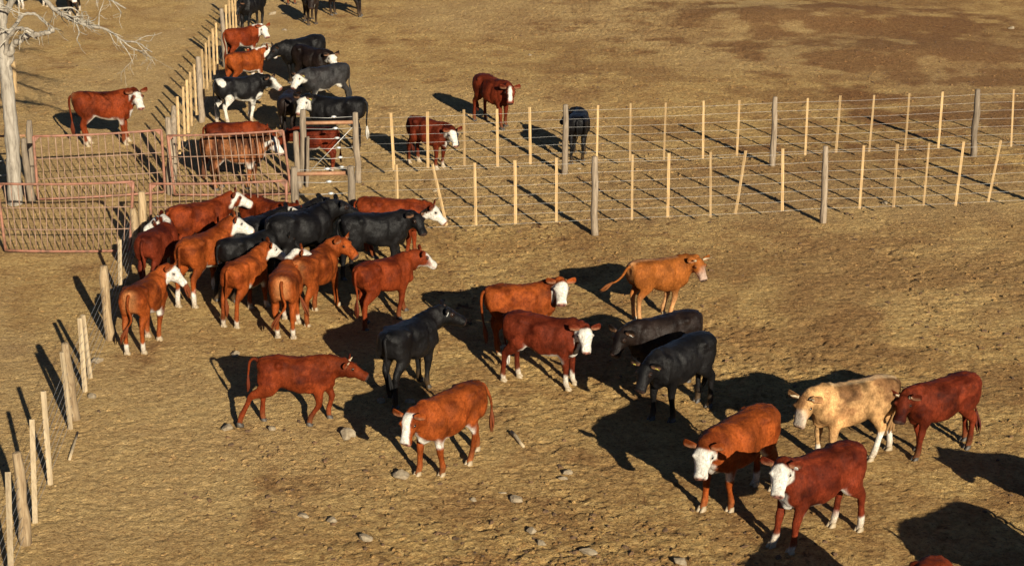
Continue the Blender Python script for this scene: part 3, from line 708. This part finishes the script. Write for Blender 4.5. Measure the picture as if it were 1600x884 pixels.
    if spec.get('crest'):
        nd = np.min(np.linalg.norm(A_[:, None, :2] - npth[None, :, :2], axis=2) + 0, axis=1)
        ntop = np.interp(ax, [.45, .8, 1.2], [1.2, 1.28, 1.4])
        W = np.maximum(W, notneck * (ax > .42) * sstep(.02, -.02, nd - .075 + J * .5) * sstep(-.10, -.04, az - (p1[2] + .10 + np.clip(ax - .5, 0, 1) * math.sin(npitch))) )
    if spec.get('spots'):
        for qx, qz, rx, rz in ((-.58, 1.14, .10, .10), (-.40, .62, .13, .20), (.50, .62, .12, .16), (-.05, .56, .35, .07)):
            W = np.maximum(W, (1 - inhead) * (1 - istail) * sstep(.08, -.08, np.hypot((ax - qx) / rx, (az - qz) / rz) - 1 + J * 3))
    if spec.get('pale_rump'):
        C = C + (1 - istail[:, None]) * (sstep(-.54, -.70, ax) * sstep(.35, .6, az) * sstep(.2, .02, np.abs(ay)))[:, None] * np.array([.20, .12, .05]) * spec['pale_rump']
    if spec.get('pale_legs'):
        C = C * 1 + sstep(.62, .25, az)[:, None] * np.array([.22, .15, .075]) * spec['pale_legs']
    if spec.get('brindle'):
        br = fbm3(A_ * np.array([14, 3, 3.0]) + sd, 19, 3); C = C * (1 - .6 * sstep(.42, .6, br))[:, None] + np.array([.08, .035, .012]) * sstep(.55, .35, br)[:, None]
    if spec.get('ridge'):
        C = C + (sstep(1.16, 1.23, az) * sstep(.10, .02, np.abs(ay)) * (ax < .4))[:, None] * np.array([.25, .2, .12]) * spec['ridge']
    W = np.clip(W, 0, 1)[:, None]
    wcol = np.array(WHITE) * np.clip(1 + .5 * (mot - .5), .75, 1.15)[:, None]
    dirty = sstep(.30, .02, az)[:, None] * .45 * (1 - inhead[:, None]); wcol = wcol * (1 - dirty) + np.array([.30, .20, .09]) * dirty
    C = C * (1 - W) + wcol * W
    # legs pick up dust, muzzle pad, inner ear
    du = sstep(.28, .04, az)[:, None] * .30 * (1 - inhead[:, None]); C = C * (1 - du) + np.array([.16, .095, .04]) * du
    nose_c = np.array(spec.get('nose', (.26, .115, .085) if W[inhead > .5].mean() > .2 else (.05, .03, .025)))
    pad = (inhead * sstep(.402, .42, hl[:, 0]) * sstep(-.085, -.05, hl[:, 2]))[:, None]; C = C * (1 - pad) + nose_c * pad
    for s in (-1, 1):
        nd = np.linalg.norm(hl - np.array([.428, s * .043, .005]), axis=1); k_ = (sstep(.034, .016, nd) * .9)[:, None]; C = C * (1 - k_) + np.array([.02, .012, .01]) * k_
        ed_ = np.linalg.norm(hl - np.array([.125, s * .128, .04]), axis=1); k_ = (sstep(.05, .028, ed_) * .5)[:, None]; C = C * (1 - k_) + np.array([.05, .025, .015]) * k_
    ein = (isear * sstep(.0, .035, (hl[:, 0] + .015)) )[:, None] * .6; C = C * (1 - ein) + np.array([.30, .16, .09]) * ein
    # ---- bend in plan, then build
    def bendf(Q):
        Q = np.array(Q, float); Q[..., 2] = Q[..., 2] + .055 * np.clip((Q[..., 2] - .05) / .5, 0, 1)     # long in the leg
        if abs(bend) < 1e-3: return Q
        L_ = 1.6; k = bend / L_; x = np.clip(Q[..., 0], -.8, .8); ex = Q[..., 0] - x; th = k * x
        bx = np.sin(th) / k; by = (1 - np.cos(th)) / k
        return np.stack([bx - np.sin(th) * Q[..., 1] + np.cos(th) * ex, by + np.cos(th) * Q[..., 1] + np.sin(th) * ex, Q[..., 2]], -1)
    A2 = bendf(A_) * sc
    ca_, sa_ = math.cos(hd), math.sin(hd)
    fw = np.array([bendf(np.array(p_[0])) * sc for p_ in feet]); wx = c[0] + fw[:, 0] * ca_ - fw[:, 1] * sa_; wy = c[1] + fw[:, 0] * sa_ + fw[:, 1] * ca_
    gzv = ground_height(wx, wy); zc = float(gzv.mean()) - 0.012
    root = empty('cow', (c[0], c[1], zc), hd)
    tag(root, spec['label'], 'cow', spec['group'])
    bo = mesh_obj('body', A2, FQ + [tuple(i + nb for i in q) for q in extra.f], M_COATB if spec['coat'] in ('black', 'brownblack', 'grey') else M_COAT, root)
    at_ = bo.data.color_attributes.new('coat', 'FLOAT_COLOR', 'POINT')
    at_.data.foreach_set('color', np.column_stack([np.clip(C, 0.0022, 1), np.ones(tot)]).astype(np.float32).ravel())
    # eyes
    for s in (-1, 1):
        q = bendf(ho + hf * .125 + hs * s * .128 + hu * .042) * sc
        v, f = ellipsoid((0, 0, 0), (.021 * sc,) * 3, 0, 10, 6); eo = mesh_obj('eye', v, f, M_EYE, root); eo.location = tuple(q)
    # hooves: two claws in one mesh
    for i, (fp, fk) in enumerate(feet):
        mb = MB()
        for s in (-1, 1):
            rows = [(0.0, .075, .034), (.30, .07, .033), (.65, .055, .030), (1.0, .040, .024)]; pts = []; v = []; seg = 9
            for t, L_, w in rows:
                for k in range(seg):
                    a = 2 * math.pi * k / seg; v.append(np.array([.012 + L_ * math.cos(a) * (1.0 if math.cos(a) > 0 else .75) - t * .025, s * .031 + w * math.sin(a), -.012 + t * .082]))
            f = [(r * seg + k, r * seg + (k + 1) % seg, (r + 1) * seg + (k + 1) % seg, (r + 1) * seg + k) for r in range(3) for k in range(seg)] + [tuple(range(seg - 1, -1, -1)), tuple(3 * seg + k for k in range(seg))]
            mb.add((v, f))
        q = np.array(fp); mb.v = [bendf(np.array([q[0] + p_[0], q[1] + p_[1], max(q[2] - .02, 0) + p_[2]])) * sc for p_ in mb.v]
        pale = socks[i] > 0 or spec['coat'] in ('orange', 'golden', 'tan')
        mb.obj('hoof', M_HOOF_P if pale else M_HOOF_D, root)
    # tail switch
    e = tp[-1]; d = tp[-1] - tp[-3]; d /= np.linalg.norm(d); d = d * .75 + np.array([0, 0, -.25]); rt_ = np.random.RandomState(spec['seed'])
    mb = MB()
    for k in range(7):
        w = rt_.randn(3) * .022; pth = crom([e - d * .05, e + d * .10 + w * .7, e + d * .20 + w, e + d * (.28 + .05 * rt_.rand()) + w * .5], 3)
        mb.add(tube(pth, np.interp(np.linspace(0, 1, len(pth)), [0, .4, 1], [.016, .024, .003]), seg=6))
    mb.v = [bendf(np.maximum(p_, (-9, -9, .02))) * sc for p_ in mb.v]
    tc = spec.get('tuft', 'coat'); tcol = WHITE if tc == 'white' else tuple(np.array(COATS[spec['coat']]) * .75)
    mb.obj('tail_switch', tuft_mat(tcol), root)
    # horns and ear tags
    if spec.get('horns'):
        for s in (-1, 1):
            b0 = ho + hs * s * .085 + hu * .06 - hf * .0; pth = crom([b0, b0 + hs * s * .07 + hu * .03, b0 + hs * s * .11 + hu * .09 + hf * .02, b0 + hs * s * .11 + hu * .17 + hf * .03], 4)
            k = spec['horns']; pth = b0 + (pth - b0) * k
            v, f = tube(pth, np.linspace(.026, .006, len(pth)), seg=8); mesh_obj('horn', [bendf(p_) * sc for p_ in v], f, M_HORN, root)
    for s, m_ in spec.get('tags', ()):
        ed = hs * s * .95 - hf * .22 + np.array([0, 0, spec.get('ear', .06)]); q = ho + hf * .03 + hs * s * .095 + hu * .04 + ed / np.linalg.norm(ed) * .10
        e1 = hs * .028; e2 = hu * .034; nn = hf * .004; v = []
        out = [(-.5, 1.1), (.5, 1.1), (1, .2), (1, -1), (-1, -1), (-1, .2)]
        for z in (1, -1):
            for a, b in out: v.append(bendf(q + e1 * a + e2 * (b - .6) + nn * (z + 3)) * sc)
        f = [(0, 1, 2, 3, 4, 5), (11, 10, 9, 8, 7, 6)] + [(k, k + 6, (k + 1) % 6 + 6, (k + 1) % 6) for k in range(6)]
        mesh_obj('ear_tag', v, f, M_TAGY if m_ == 'y' else M_TAGW, root, False)
    return root

NEAR, FARG = 'cattle in the near yard', 'cattle beyond the fences'
CAMERA = -90   # looking angle towards the camera
cows = [
 # --- near yard, left crowd
 dict(rear=(211, 555), front=(250, 522), look=-15, coat='orange', face='full', socks=(.1, .1, .22, .2), belly=.8, pale_rump=.6, neck=25, nod=45, label='orange red cow with white face, nearest the rough left fence', bend=-12),
 dict(rear=(234, 458), front=(266, 434), look=178, coat='dark', face='full', eyepatch=1, crest=1, neck=14, nod=35, label='dark red cow whose white face looks left over the near gate', mottle=.5),
 dict(rear=(297, 478), front=(352, 450), look=15, coat='orange', face='full', socks=(.2, .2, .3, .3), belly=.8, neck=33, nod=35, label='bright orange cow with white face in the middle of the left crowd', s=1.08),
 dict(rear=(285, 415), front=(345, 400), look=5, coat='red', face='full', eyepatch=1, neck=32, nod=30, label='red cow at the back of the crowd, white face right of orange ear'),
 dict(rear=(398, 388), front=(440, 398), look=20, coat='red', neck=0, nod=40, label='red back showing behind the black cattle below the near gate', s=.98),
 dict(rear=(372, 440), front=(432, 420), look=25, coat='black', face='blaze', tags=((-1, 'y'),), neck=22, nod=25, label='black cow with white blaze and yellow tag left of the other black heads'),
 dict(rear=(362, 468), front=(425, 450), look=15, coat='black', neck=-5, nod=45, label='black cow behind the orange cow, its rump beside the white socked one', s=1.05),
 dict(rear=(430, 448), front=(515, 420), look=20, coat='black', neck=18, nod=30, tags=((1, 'y'),), label='large black cow in the middle of the crowd, its back turned to us', s=1.14),
 dict(rear=(440, 415), front=(492, 396), look=40, coat='black', neck=26, nod=25, label='black cow with upright ear just in front of the near brace'),
 dict(rear=(548, 430), front=(628, 422), look=-50, coat='black', neck=8, nod=50, tags=((1, 'w'),), label='black cow with lowered face right of the large black cow', s=1.03),
 dict(rear=(572, 398), front=(652, 400), look=-8, coat='red', face='full', neck=10, nod=48, label='red cow with white face at the right end behind the black cattle', s=1.06),
 dict(rear=(366, 508), front=(408, 478), look=20, coat='orange', face='full', socks=(.15, .15, .16, .17), belly=1, flank=1, neck=22, nod=38, label='orange red cow with white hind feet, third from the left fence'),
 dict(rear=(444, 536), front=(456, 498), look=10, coat='orange', face='full', crest=1, socks=(.2, .2, .2, .2), neck=25, nod=30, pale_rump=.7, label='narrow red cow seen straight from behind with white neck patch'),
 dict(rear=(474, 506), front=(516, 476), look=-25, coat='orange', neck=25, nod=40, pale_rump=.4, label='plain red cow with red face in the crowd, looking right', s=1.03),
 dict(rear=(574, 508), front=(630, 489), look=12, coat='red', face='jaw', neck=16, nod=40, legs=[(16, -8), (-10, -8), (10, -4), (-8, -2)], label='red cow with white muzzle stepping right above the black bull', mottle=.5, s=.97),
 # --- near yard, middle
 dict(at=(640, 613), look=12, coat='black', neck=16, nod=30, tags=((-1, 'w'),), legs=[(6, -3), (-6, -2), (10, -2), (-10, -2)], bend=-14, label='glossy black cow looking right beside the trotting red cow', s=1.08, hd=60),
 dict(rear=(418, 664), front=(520, 659), look=-6, coat='red', neck=2, nod=30, horns=.4, legs=[(20, -35), (-6, -30), (-6, -5), (-30, -8)], tail=[(-.68, 0, 1.16), (-.75, 0, 1.22), (-.83, 0, 1.16), (-.86, .02, 1.0), (-.88, .04, .86)], label='plain red cow trotting right with its tail curled up', s=.95, mottle=.6),
 dict(rear=(738, 714), front=(664, 746), look=-112, coat='orange', face='blaze', brisket=.55, belly=.45, neck=12, nod=58, tail=[(-.69, 0, 1.15), (-.74, .04, 1.12), (-.78, .12, .95), (-.78, .16, .82), (-.77, .17, .7)], label='orange red cow with white blaze facing us in the lower middle'),
 dict(rear=(770, 549), front=(858, 538), look=-88, coat='orange', face='full', neck=26, nod=48, belly=.5, label='orange cow with white face in front of the horned one', s=1.05, tags=()),
 dict(rear=(806, 592), front=(892, 604), look=-84, coat='dark', face='full', brisket=.8, belly=.8, socks=(.24, .24, .15, .15), tuft='white', neck=5, nod=52, label='dark red cow with white face, white socks and white tail tip'),
 dict(rear=(990, 501), front=(1066, 488), look=-62, coat='golden', pale_rump=.9, pale_legs=.9, face='muzzle', horns=1.0, neck=4, nod=52, ridge=.4, mottle=.5, dark=.15, tail=[(-.69, 0, 1.15), (-.75, .02, 1.10), (-.84, .05, .95), (-.96, .08, .85), (-1.06, .1, .82)], label='golden red horned cow with pale legs and swinging tail'),
 dict(rear=(1080, 588), front=(988, 605), look=-128, coat='brownblack', neck=2, nod=50, tags=((1, 'w'),), label='brownish black cow half hidden behind another black one', s=1.04),
 dict(rear=(1098, 629), front=(1020, 660), look=-120, coat='black', neck=2, nod=52, tags=((1, 'y'), (-1, 'y')), label='black cow with yellow ear tags facing us', s=1.04),
 # --- near yard, right
 dict(rear=(1185, 765), front=(1112, 800), look=-105, coat='orange', face='full', brisket=.7, belly=.6, socks=(0, 0, .2, .2), neck=2, nod=55, label='orange red cow with white face left of the two lower right cattle', s=1.05),
 dict(rear=(1368, 714), front=(1284, 714), look=-122, hd=196, coat='tan', face='muzzle', socks=(.2, .2, .42, .42), pale_legs=.7, ridge=1.0, horns=.75, mottle=1.3, dark=.8, neck=0, nod=55, label='pale tan cow with short horns', s=1.03, nose=(.3, .2, .14), legs=[(-4, -3), (6, -6), (14, -4), (-12, -3)]),
 dict(rear=(1502, 692), front=(1424, 710), look=-118, coat='dark', neck=6, nod=50, horns=.35, label='plain dark red cow at the far right of the near yard', mottle=.9),
 dict(rear=(1332, 822), front=(1212, 862), look=-106, coat='dark', face='full', brisket=.75, belly=.5, flank=1, socks=(.12, .12, .2, .2), neck=40, nod=42, tags=((1, 'w'),), label='mottled dark red cow with raised white face, lowest whole one', s=1.08, mottle=1.0),
 dict(at=(1424, 1046), hd=-125, look=-140, coat='red', neck=-10, nod=40, label='red back cut off by the bottom edge at the right'),
 # --- beyond the fences
 dict(rear=(128, 229), front=(204, 224), look=-60, coat='red', face='full', eyepatch=1, brisket=.55, belly=.9, socks=(.1, .1, .15, .15), pale_rump=.5, neck=14, nod=48, label='red cow with white face alone behind the far left gate', s=1.12, mottle=.5),
 dict(at=(46, 12), hd=-150, look=-100, coat='black', spots=5, socks=(.5, .5, .5, .5), belly=2, label='black and white cow behind the upper left branches'),
 dict(at=(116, 22), hd=-80, look=-60, coat='brownblack', face='full', brisket=1, socks=(.15, .15, .15, .15), neck=-15, nod=60, label='dark brown cow with white brisket cut off by the top edge, left'),
 dict(at=(396, 46), hd=-112, look=-115, coat='black', neck=2, nod=58, label='black cow facing us at the far end of the stay fence', s=1.0),
 dict(rear=(358, 104), front=(402, 96), look=-50, coat='red', face='full', crest=1, brisket=.8, belly=1, neck=14, nod=50, label='red cow with white face and neck, topmost along the stay fence', s=1.0, mottle=.5),
 dict(rear=(362, 146), front=(408, 136), look=12, coat='orange', face='full', brisket=.9, belly=.6, socks=(.5, .5, .2, .2), crest=1, neck=22, nod=40, label='orange red cow with white face in profile along the stay fence', s=1.02),
 dict(rear=(348, 194), front=(406, 186), look=-25, coat='black', spots=2.3, belly=1.6, socks=(.45, .45, .55, .55), face='jaw', neck=-2, nod=35, label='black cow with white patches along the stay fence', s=1.06),
 dict(rear=(497, 124), front=(452, 132), look=-150, coat='black', neck=4, nod=45, label='black cow with black face, topmost of the far middle group', s=1.1),
 dict(rear=(472, 134), front=(506, 140), look=-55, coat='brownblack', face='full', neck=10, nod=48, label='brownish black cow with white face looking right', s=.98),
 dict(rear=(538, 166), front=(482, 174), look=-125, coat='grey', face='full', belly=1.2, flank=1, tags=((1, 'y'),), neck=4, nod=46, label='greyish black cow with white face and white belly', s=1.05),
 dict(rear=(566, 232), front=(492, 228), look=-110, coat='black', face='full', flank=1, tags=((1, 'y'),), neck=16, nod=46, label='black cow with white face behind the far brace rail', s=1.12, tuft='white'),
 dict(rear=(446, 222), front=(456, 196), look=60, coat='brownblack', neck=-5, nod=40, label='dark rump beside the white patched black cow', s=.95),
 dict(rear=(330, 268), front=(404, 262), look=10, coat='red', neck=-12, nod=40, label='red back above the striped brown cow behind the far gate', s=1.02),
 dict(rear=(332, 294), front=(408, 291), look=-30, coat='brown', brindle=1, face='full', eyepatch=1, belly=.9, brisket=.6, neck=4, nod=52, label='striped brown cow with white face behind the far right gate', s=1.1),
 dict(rear=(520, 266), front=(470, 262), look=175, coat='dark', belly=.7, socks=(0, 0, .1, .1), neck=-8, nod=45, label='dark red cow seen through the wires of the far brace', s=.92),
 dict(rear=(446, 0), front=(458, 8), look=-60, coat='dark', neck=-5, nod=50, label='dark red cow legs at the top edge, left of the brown one'),
 dict(at=(486, 36), hd=-75, look=-95, coat='brownblack', brisket=.5, neck=-5, nod=55, label='brown black cow with white brisket cut off by the top edge', s=1.02),
 dict(at=(542, 24), hd=-20, look=-20, coat='brownblack', neck=5, nod=45, label='dark cow legs at the top edge, rightmost of three', s=1.02),
 dict(rear=(746, 186), front=(796, 202), look=-88, coat='dark', face='narrow', neck=2, nod=55, label='dark red cow with narrow white blaze standing alone', s=1.12),
 dict(rear=(650, 254), front=(694, 264), look=-65, coat='dark', face='full', brisket=.6, socks=(.12, .12, .12, .12), neck=0, nod=55, label='dark red cow with white face just behind the far fence', s=1.03),
 dict(at=(903, 246), hd=84, look=190, coat='black', neck=-10, nod=50, label='black cow behind the far fence with lowered head', s=1.0),
]
LOWRES = set()
for i, sp in enumerate(cows):
    sp['seed'] = i + 1; sp['group'] = NEAR if i < 28 else FARG
    sp['vox'] = 0.022 if i < 28 else 0.028
    cow(sp)
# two more stand just outside the frame: only their shadows reach into the picture
cow(dict(rear=(1765, 975), front=(1690, 1000), look=-140, coat='red', neck=5, nod=45, label='cow below the lower right corner, seen only by its shadow', seed=70, group=NEAR, vox=.026))

cow(dict(rear=(1812, 862), front=(1738, 850), look=160, coat='dark', neck=0, nod=45, label='cow just beyond the right edge, seen only by its shadow', seed=71, group=NEAR, vox=.026))

# ------------------------------------------------------------------ stones, sticks
def rock(px, size, label, seed, flat=.55, el=1.3, sunk=.36, grp='pale stones on the trampled ground'):
    rs = np.random.RandomState(seed); b = seat(g(*px)); v, f = ellipsoid((0, 0, 0), (1, 1, 1), 0, 14, 9); V = np.array(v)
    for _ in range(12):   # knock flats off
        d = rs.randn(3); d /= np.linalg.norm(d); h = V @ d; lim = .50 + .30 * rs.rand(); V = V - np.maximum(h - lim, 0)[:, None] * d
    V = V * (1 + .45 * (fbm3(V * 1.8 + seed, 3, 3) - .5))[:, None]; s_ = .9 + .25 * rs.rand(); size = size * s_; el = 1.0 + .6 * rs.rand()
    r = size / 2; V = V * np.array([r * el, r, r * flat * 1.35])
    o = mesh_obj('stone', V, f, M_ROCK, None, False); o.location = (b[0], b[1], b[2] + r * flat * 1.35 * (1 - sunk * 2)); o.rotation_euler = (rs.uniform(-.2, .2), rs.uniform(-.2, .2), rs.uniform(-.6, .9))
    tag(o, label, 'stone', grp)
rocks = [((355, 675), .19, 'round pale stone below the trotting red cow'), ((425, 673), .16, 'half buried stone right under the trotting red cow'), ((545, 682), .26, 'long pale stone just left of the blazed orange cow'),
 ((626, 744), .24, 'knobbly stone beside the front hooves of the blazed orange cow'), ((519, 814), .18, 'pale stone with dark shadow, lower left centre'), ((474, 806), .16, 'dull stone left of the pale stone, lower left centre'),
 ((572, 843), .17, 'pale upright stone near the bottom edge left of centre'), ((740, 781), .11, 'small stone below the hind hooves of the blazed orange cow'), ((786, 771), .09, 'smallest stone of the trio below centre'), ((807, 782), .18, 'largest stone of the trio below centre'),
 ((886, 740), .13, 'pale stone among dark clods right of centre'), ((880, 748), .12, 'stone touching the pale one among dark clods'), ((832, 831), .18, 'flat stone at the lower centre'), ((846, 850), .12, 'half sunk stone just under the flat one'), ((919, 864), .16, 'squarish stone near the bottom edge, centre'),
 ((368, 558), .19, 'round stone above the trotting red cow'), ((594, 630), .18, 'stone in the shade in front of the trotting cow'), ((641, 629), .17, 'stone in the shade under the glossy black cow'), ((152, 569), .20, 'flat stone at the foot of the paired stays'), ((144, 625), .18, 'flat stone right of the crooked fence post'),
 ((1064, 880), .22, 'pale stone cut by the bottom edge'), ((425, 22), .26, 'brown stone at the top by the black cow'), ((415, 72), .30, 'large stone right of the topmost red cow'), ((444, 48), .18, 'small pale stone above the far middle group'), ((829, 86), .13, 'white stone in the open far paddock'),
 ((904, 264), .12, 'small white stone at the foot of the far fence'), ((1382, 321), .18, 'pale stone under the near fence wires'), ((680, 298), .16, 'pale stone in the lane between the fences'), ((1580, 46), .22, 'pale stone at the upper right edge')]
for i, (px, s, lb) in enumerate(rocks): rock(px, s, lb, 100 + i)
def stick(p0, p1, r, label, m, lift=0.0):
    a, b = seat(g(*p0)), seat(g(*p1)); a[2] += r; b[2] += r + lift; q = (a + b) / 2
    v, f = tube([a - q, (a - q) * .3 + (0, 0, .01), (b - q) * .4, b - q], [r, r * 1.05, r * .9, r * .8], seg=7, side=(0, 0, 1), jag=.15, rng=rngf); o = mesh_obj('stick', v, f, M_STAYG, None); o.location = tuple(q); tag(o, label, 'stick')
stick((799, 678), (818, 700), .03, 'broken grey stick lying right of the blazed orange cow', M_STAYG)
stick((109, 723), (122, 680), .022, 'thin loose stay lying beside the rough fence', M_STAYG)

# loose clods and dung crumbs: too many to count
def scatter(name, label, n, seed, smin, smax, m, dens, leftkeep):
    rs = np.random.RandomState(seed); bv, bf = ellipsoid((0, 0, 0), (1, 1, .7), 0, 6, 4); BV = np.array(bv); bf = [tuple(q) for q in bf]
    yy = 19.5 + 40 * rs.rand(n * 8) ** 1.4; xx = rs.uniform(-.345, .345, n * 8) * yy
    ok = (noise2(xx * .35, yy * .35, 61) > dens * rs.rand(n * 8) + .15) & ((xx > -4.5) | (rs.rand(n * 8) < leftkeep)); xx, yy = xx[ok][:n], yy[ok][:n]; n = len(xx)
    sz = smin + (smax - smin) * rs.rand(n) ** 2.5; zz = ground_height(xx, yy) + sz * .1; an = rs.rand(n) * 6.28
    V = BV[None] * (1 + .7 * (rs.rand(n, len(BV), 1) - .5)) * sz[:, None, None] * np.stack([1 + rs.rand(n) * .8, np.ones(n), .6 + .4 * rs.rand(n)], 1)[:, None, :]
    c_, s_ = np.cos(an)[:, None], np.sin(an)[:, None]
    W_ = np.stack([V[..., 0] * c_ - V[..., 1] * s_ + xx[:, None], V[..., 0] * s_ + V[..., 1] * c_ + yy[:, None], V[..., 2] + zz[:, None]], -1).reshape(-1, 3)
    fs = [tuple(i + k * len(BV) for i in q) for k in range(n) for q in bf]
    o = mesh_obj(name, W_, fs, m, None, False); tag(o, label, 'clods', None, 'stuff')
    near_i = np.clip(np.searchsorted(ys, yy), 0, ny - 1) * nx + np.clip(np.searchsorted(xs, xx), 0, nx - 1)
    cc = SOIL[near_i].copy(); cc[:, 2] = .8; cc[:, 0] = np.maximum(cc[:, 0], .35)
    k_ = o.data.color_attributes.new('soil', 'FLOAT_COLOR', 'POINT'); k_.data.foreach_set('color', np.repeat(cc, len(BV), 0).astype(np.float32).ravel())
def clod_mat(name, a, b_):
    m, n, l, b = mat(name); geo = n.new('ShaderNodeNewGeometry'); f = nz(n, l, geo.outputs['Position'], 6, 4, .6)
    r = ramp(n, [(.35, a), (.65, b_)]); l.new(f, r.inputs[0]); l.new(r.outputs[0], b.inputs['Base Color']); b.inputs['Roughness'].default_value = .95; return m
scatter('soil_clods', 'loose crumbly clods of trampled earth', 7000, 5, .010, .038, M_GROUND, .6, .35)
scatter('dung_crumbs', 'dark dried dung crumbs over the ground', 2200, 6, .010, .042, clod_mat('dung', (.06, .034, .017), (.15, .08, .034)), .8, .15)
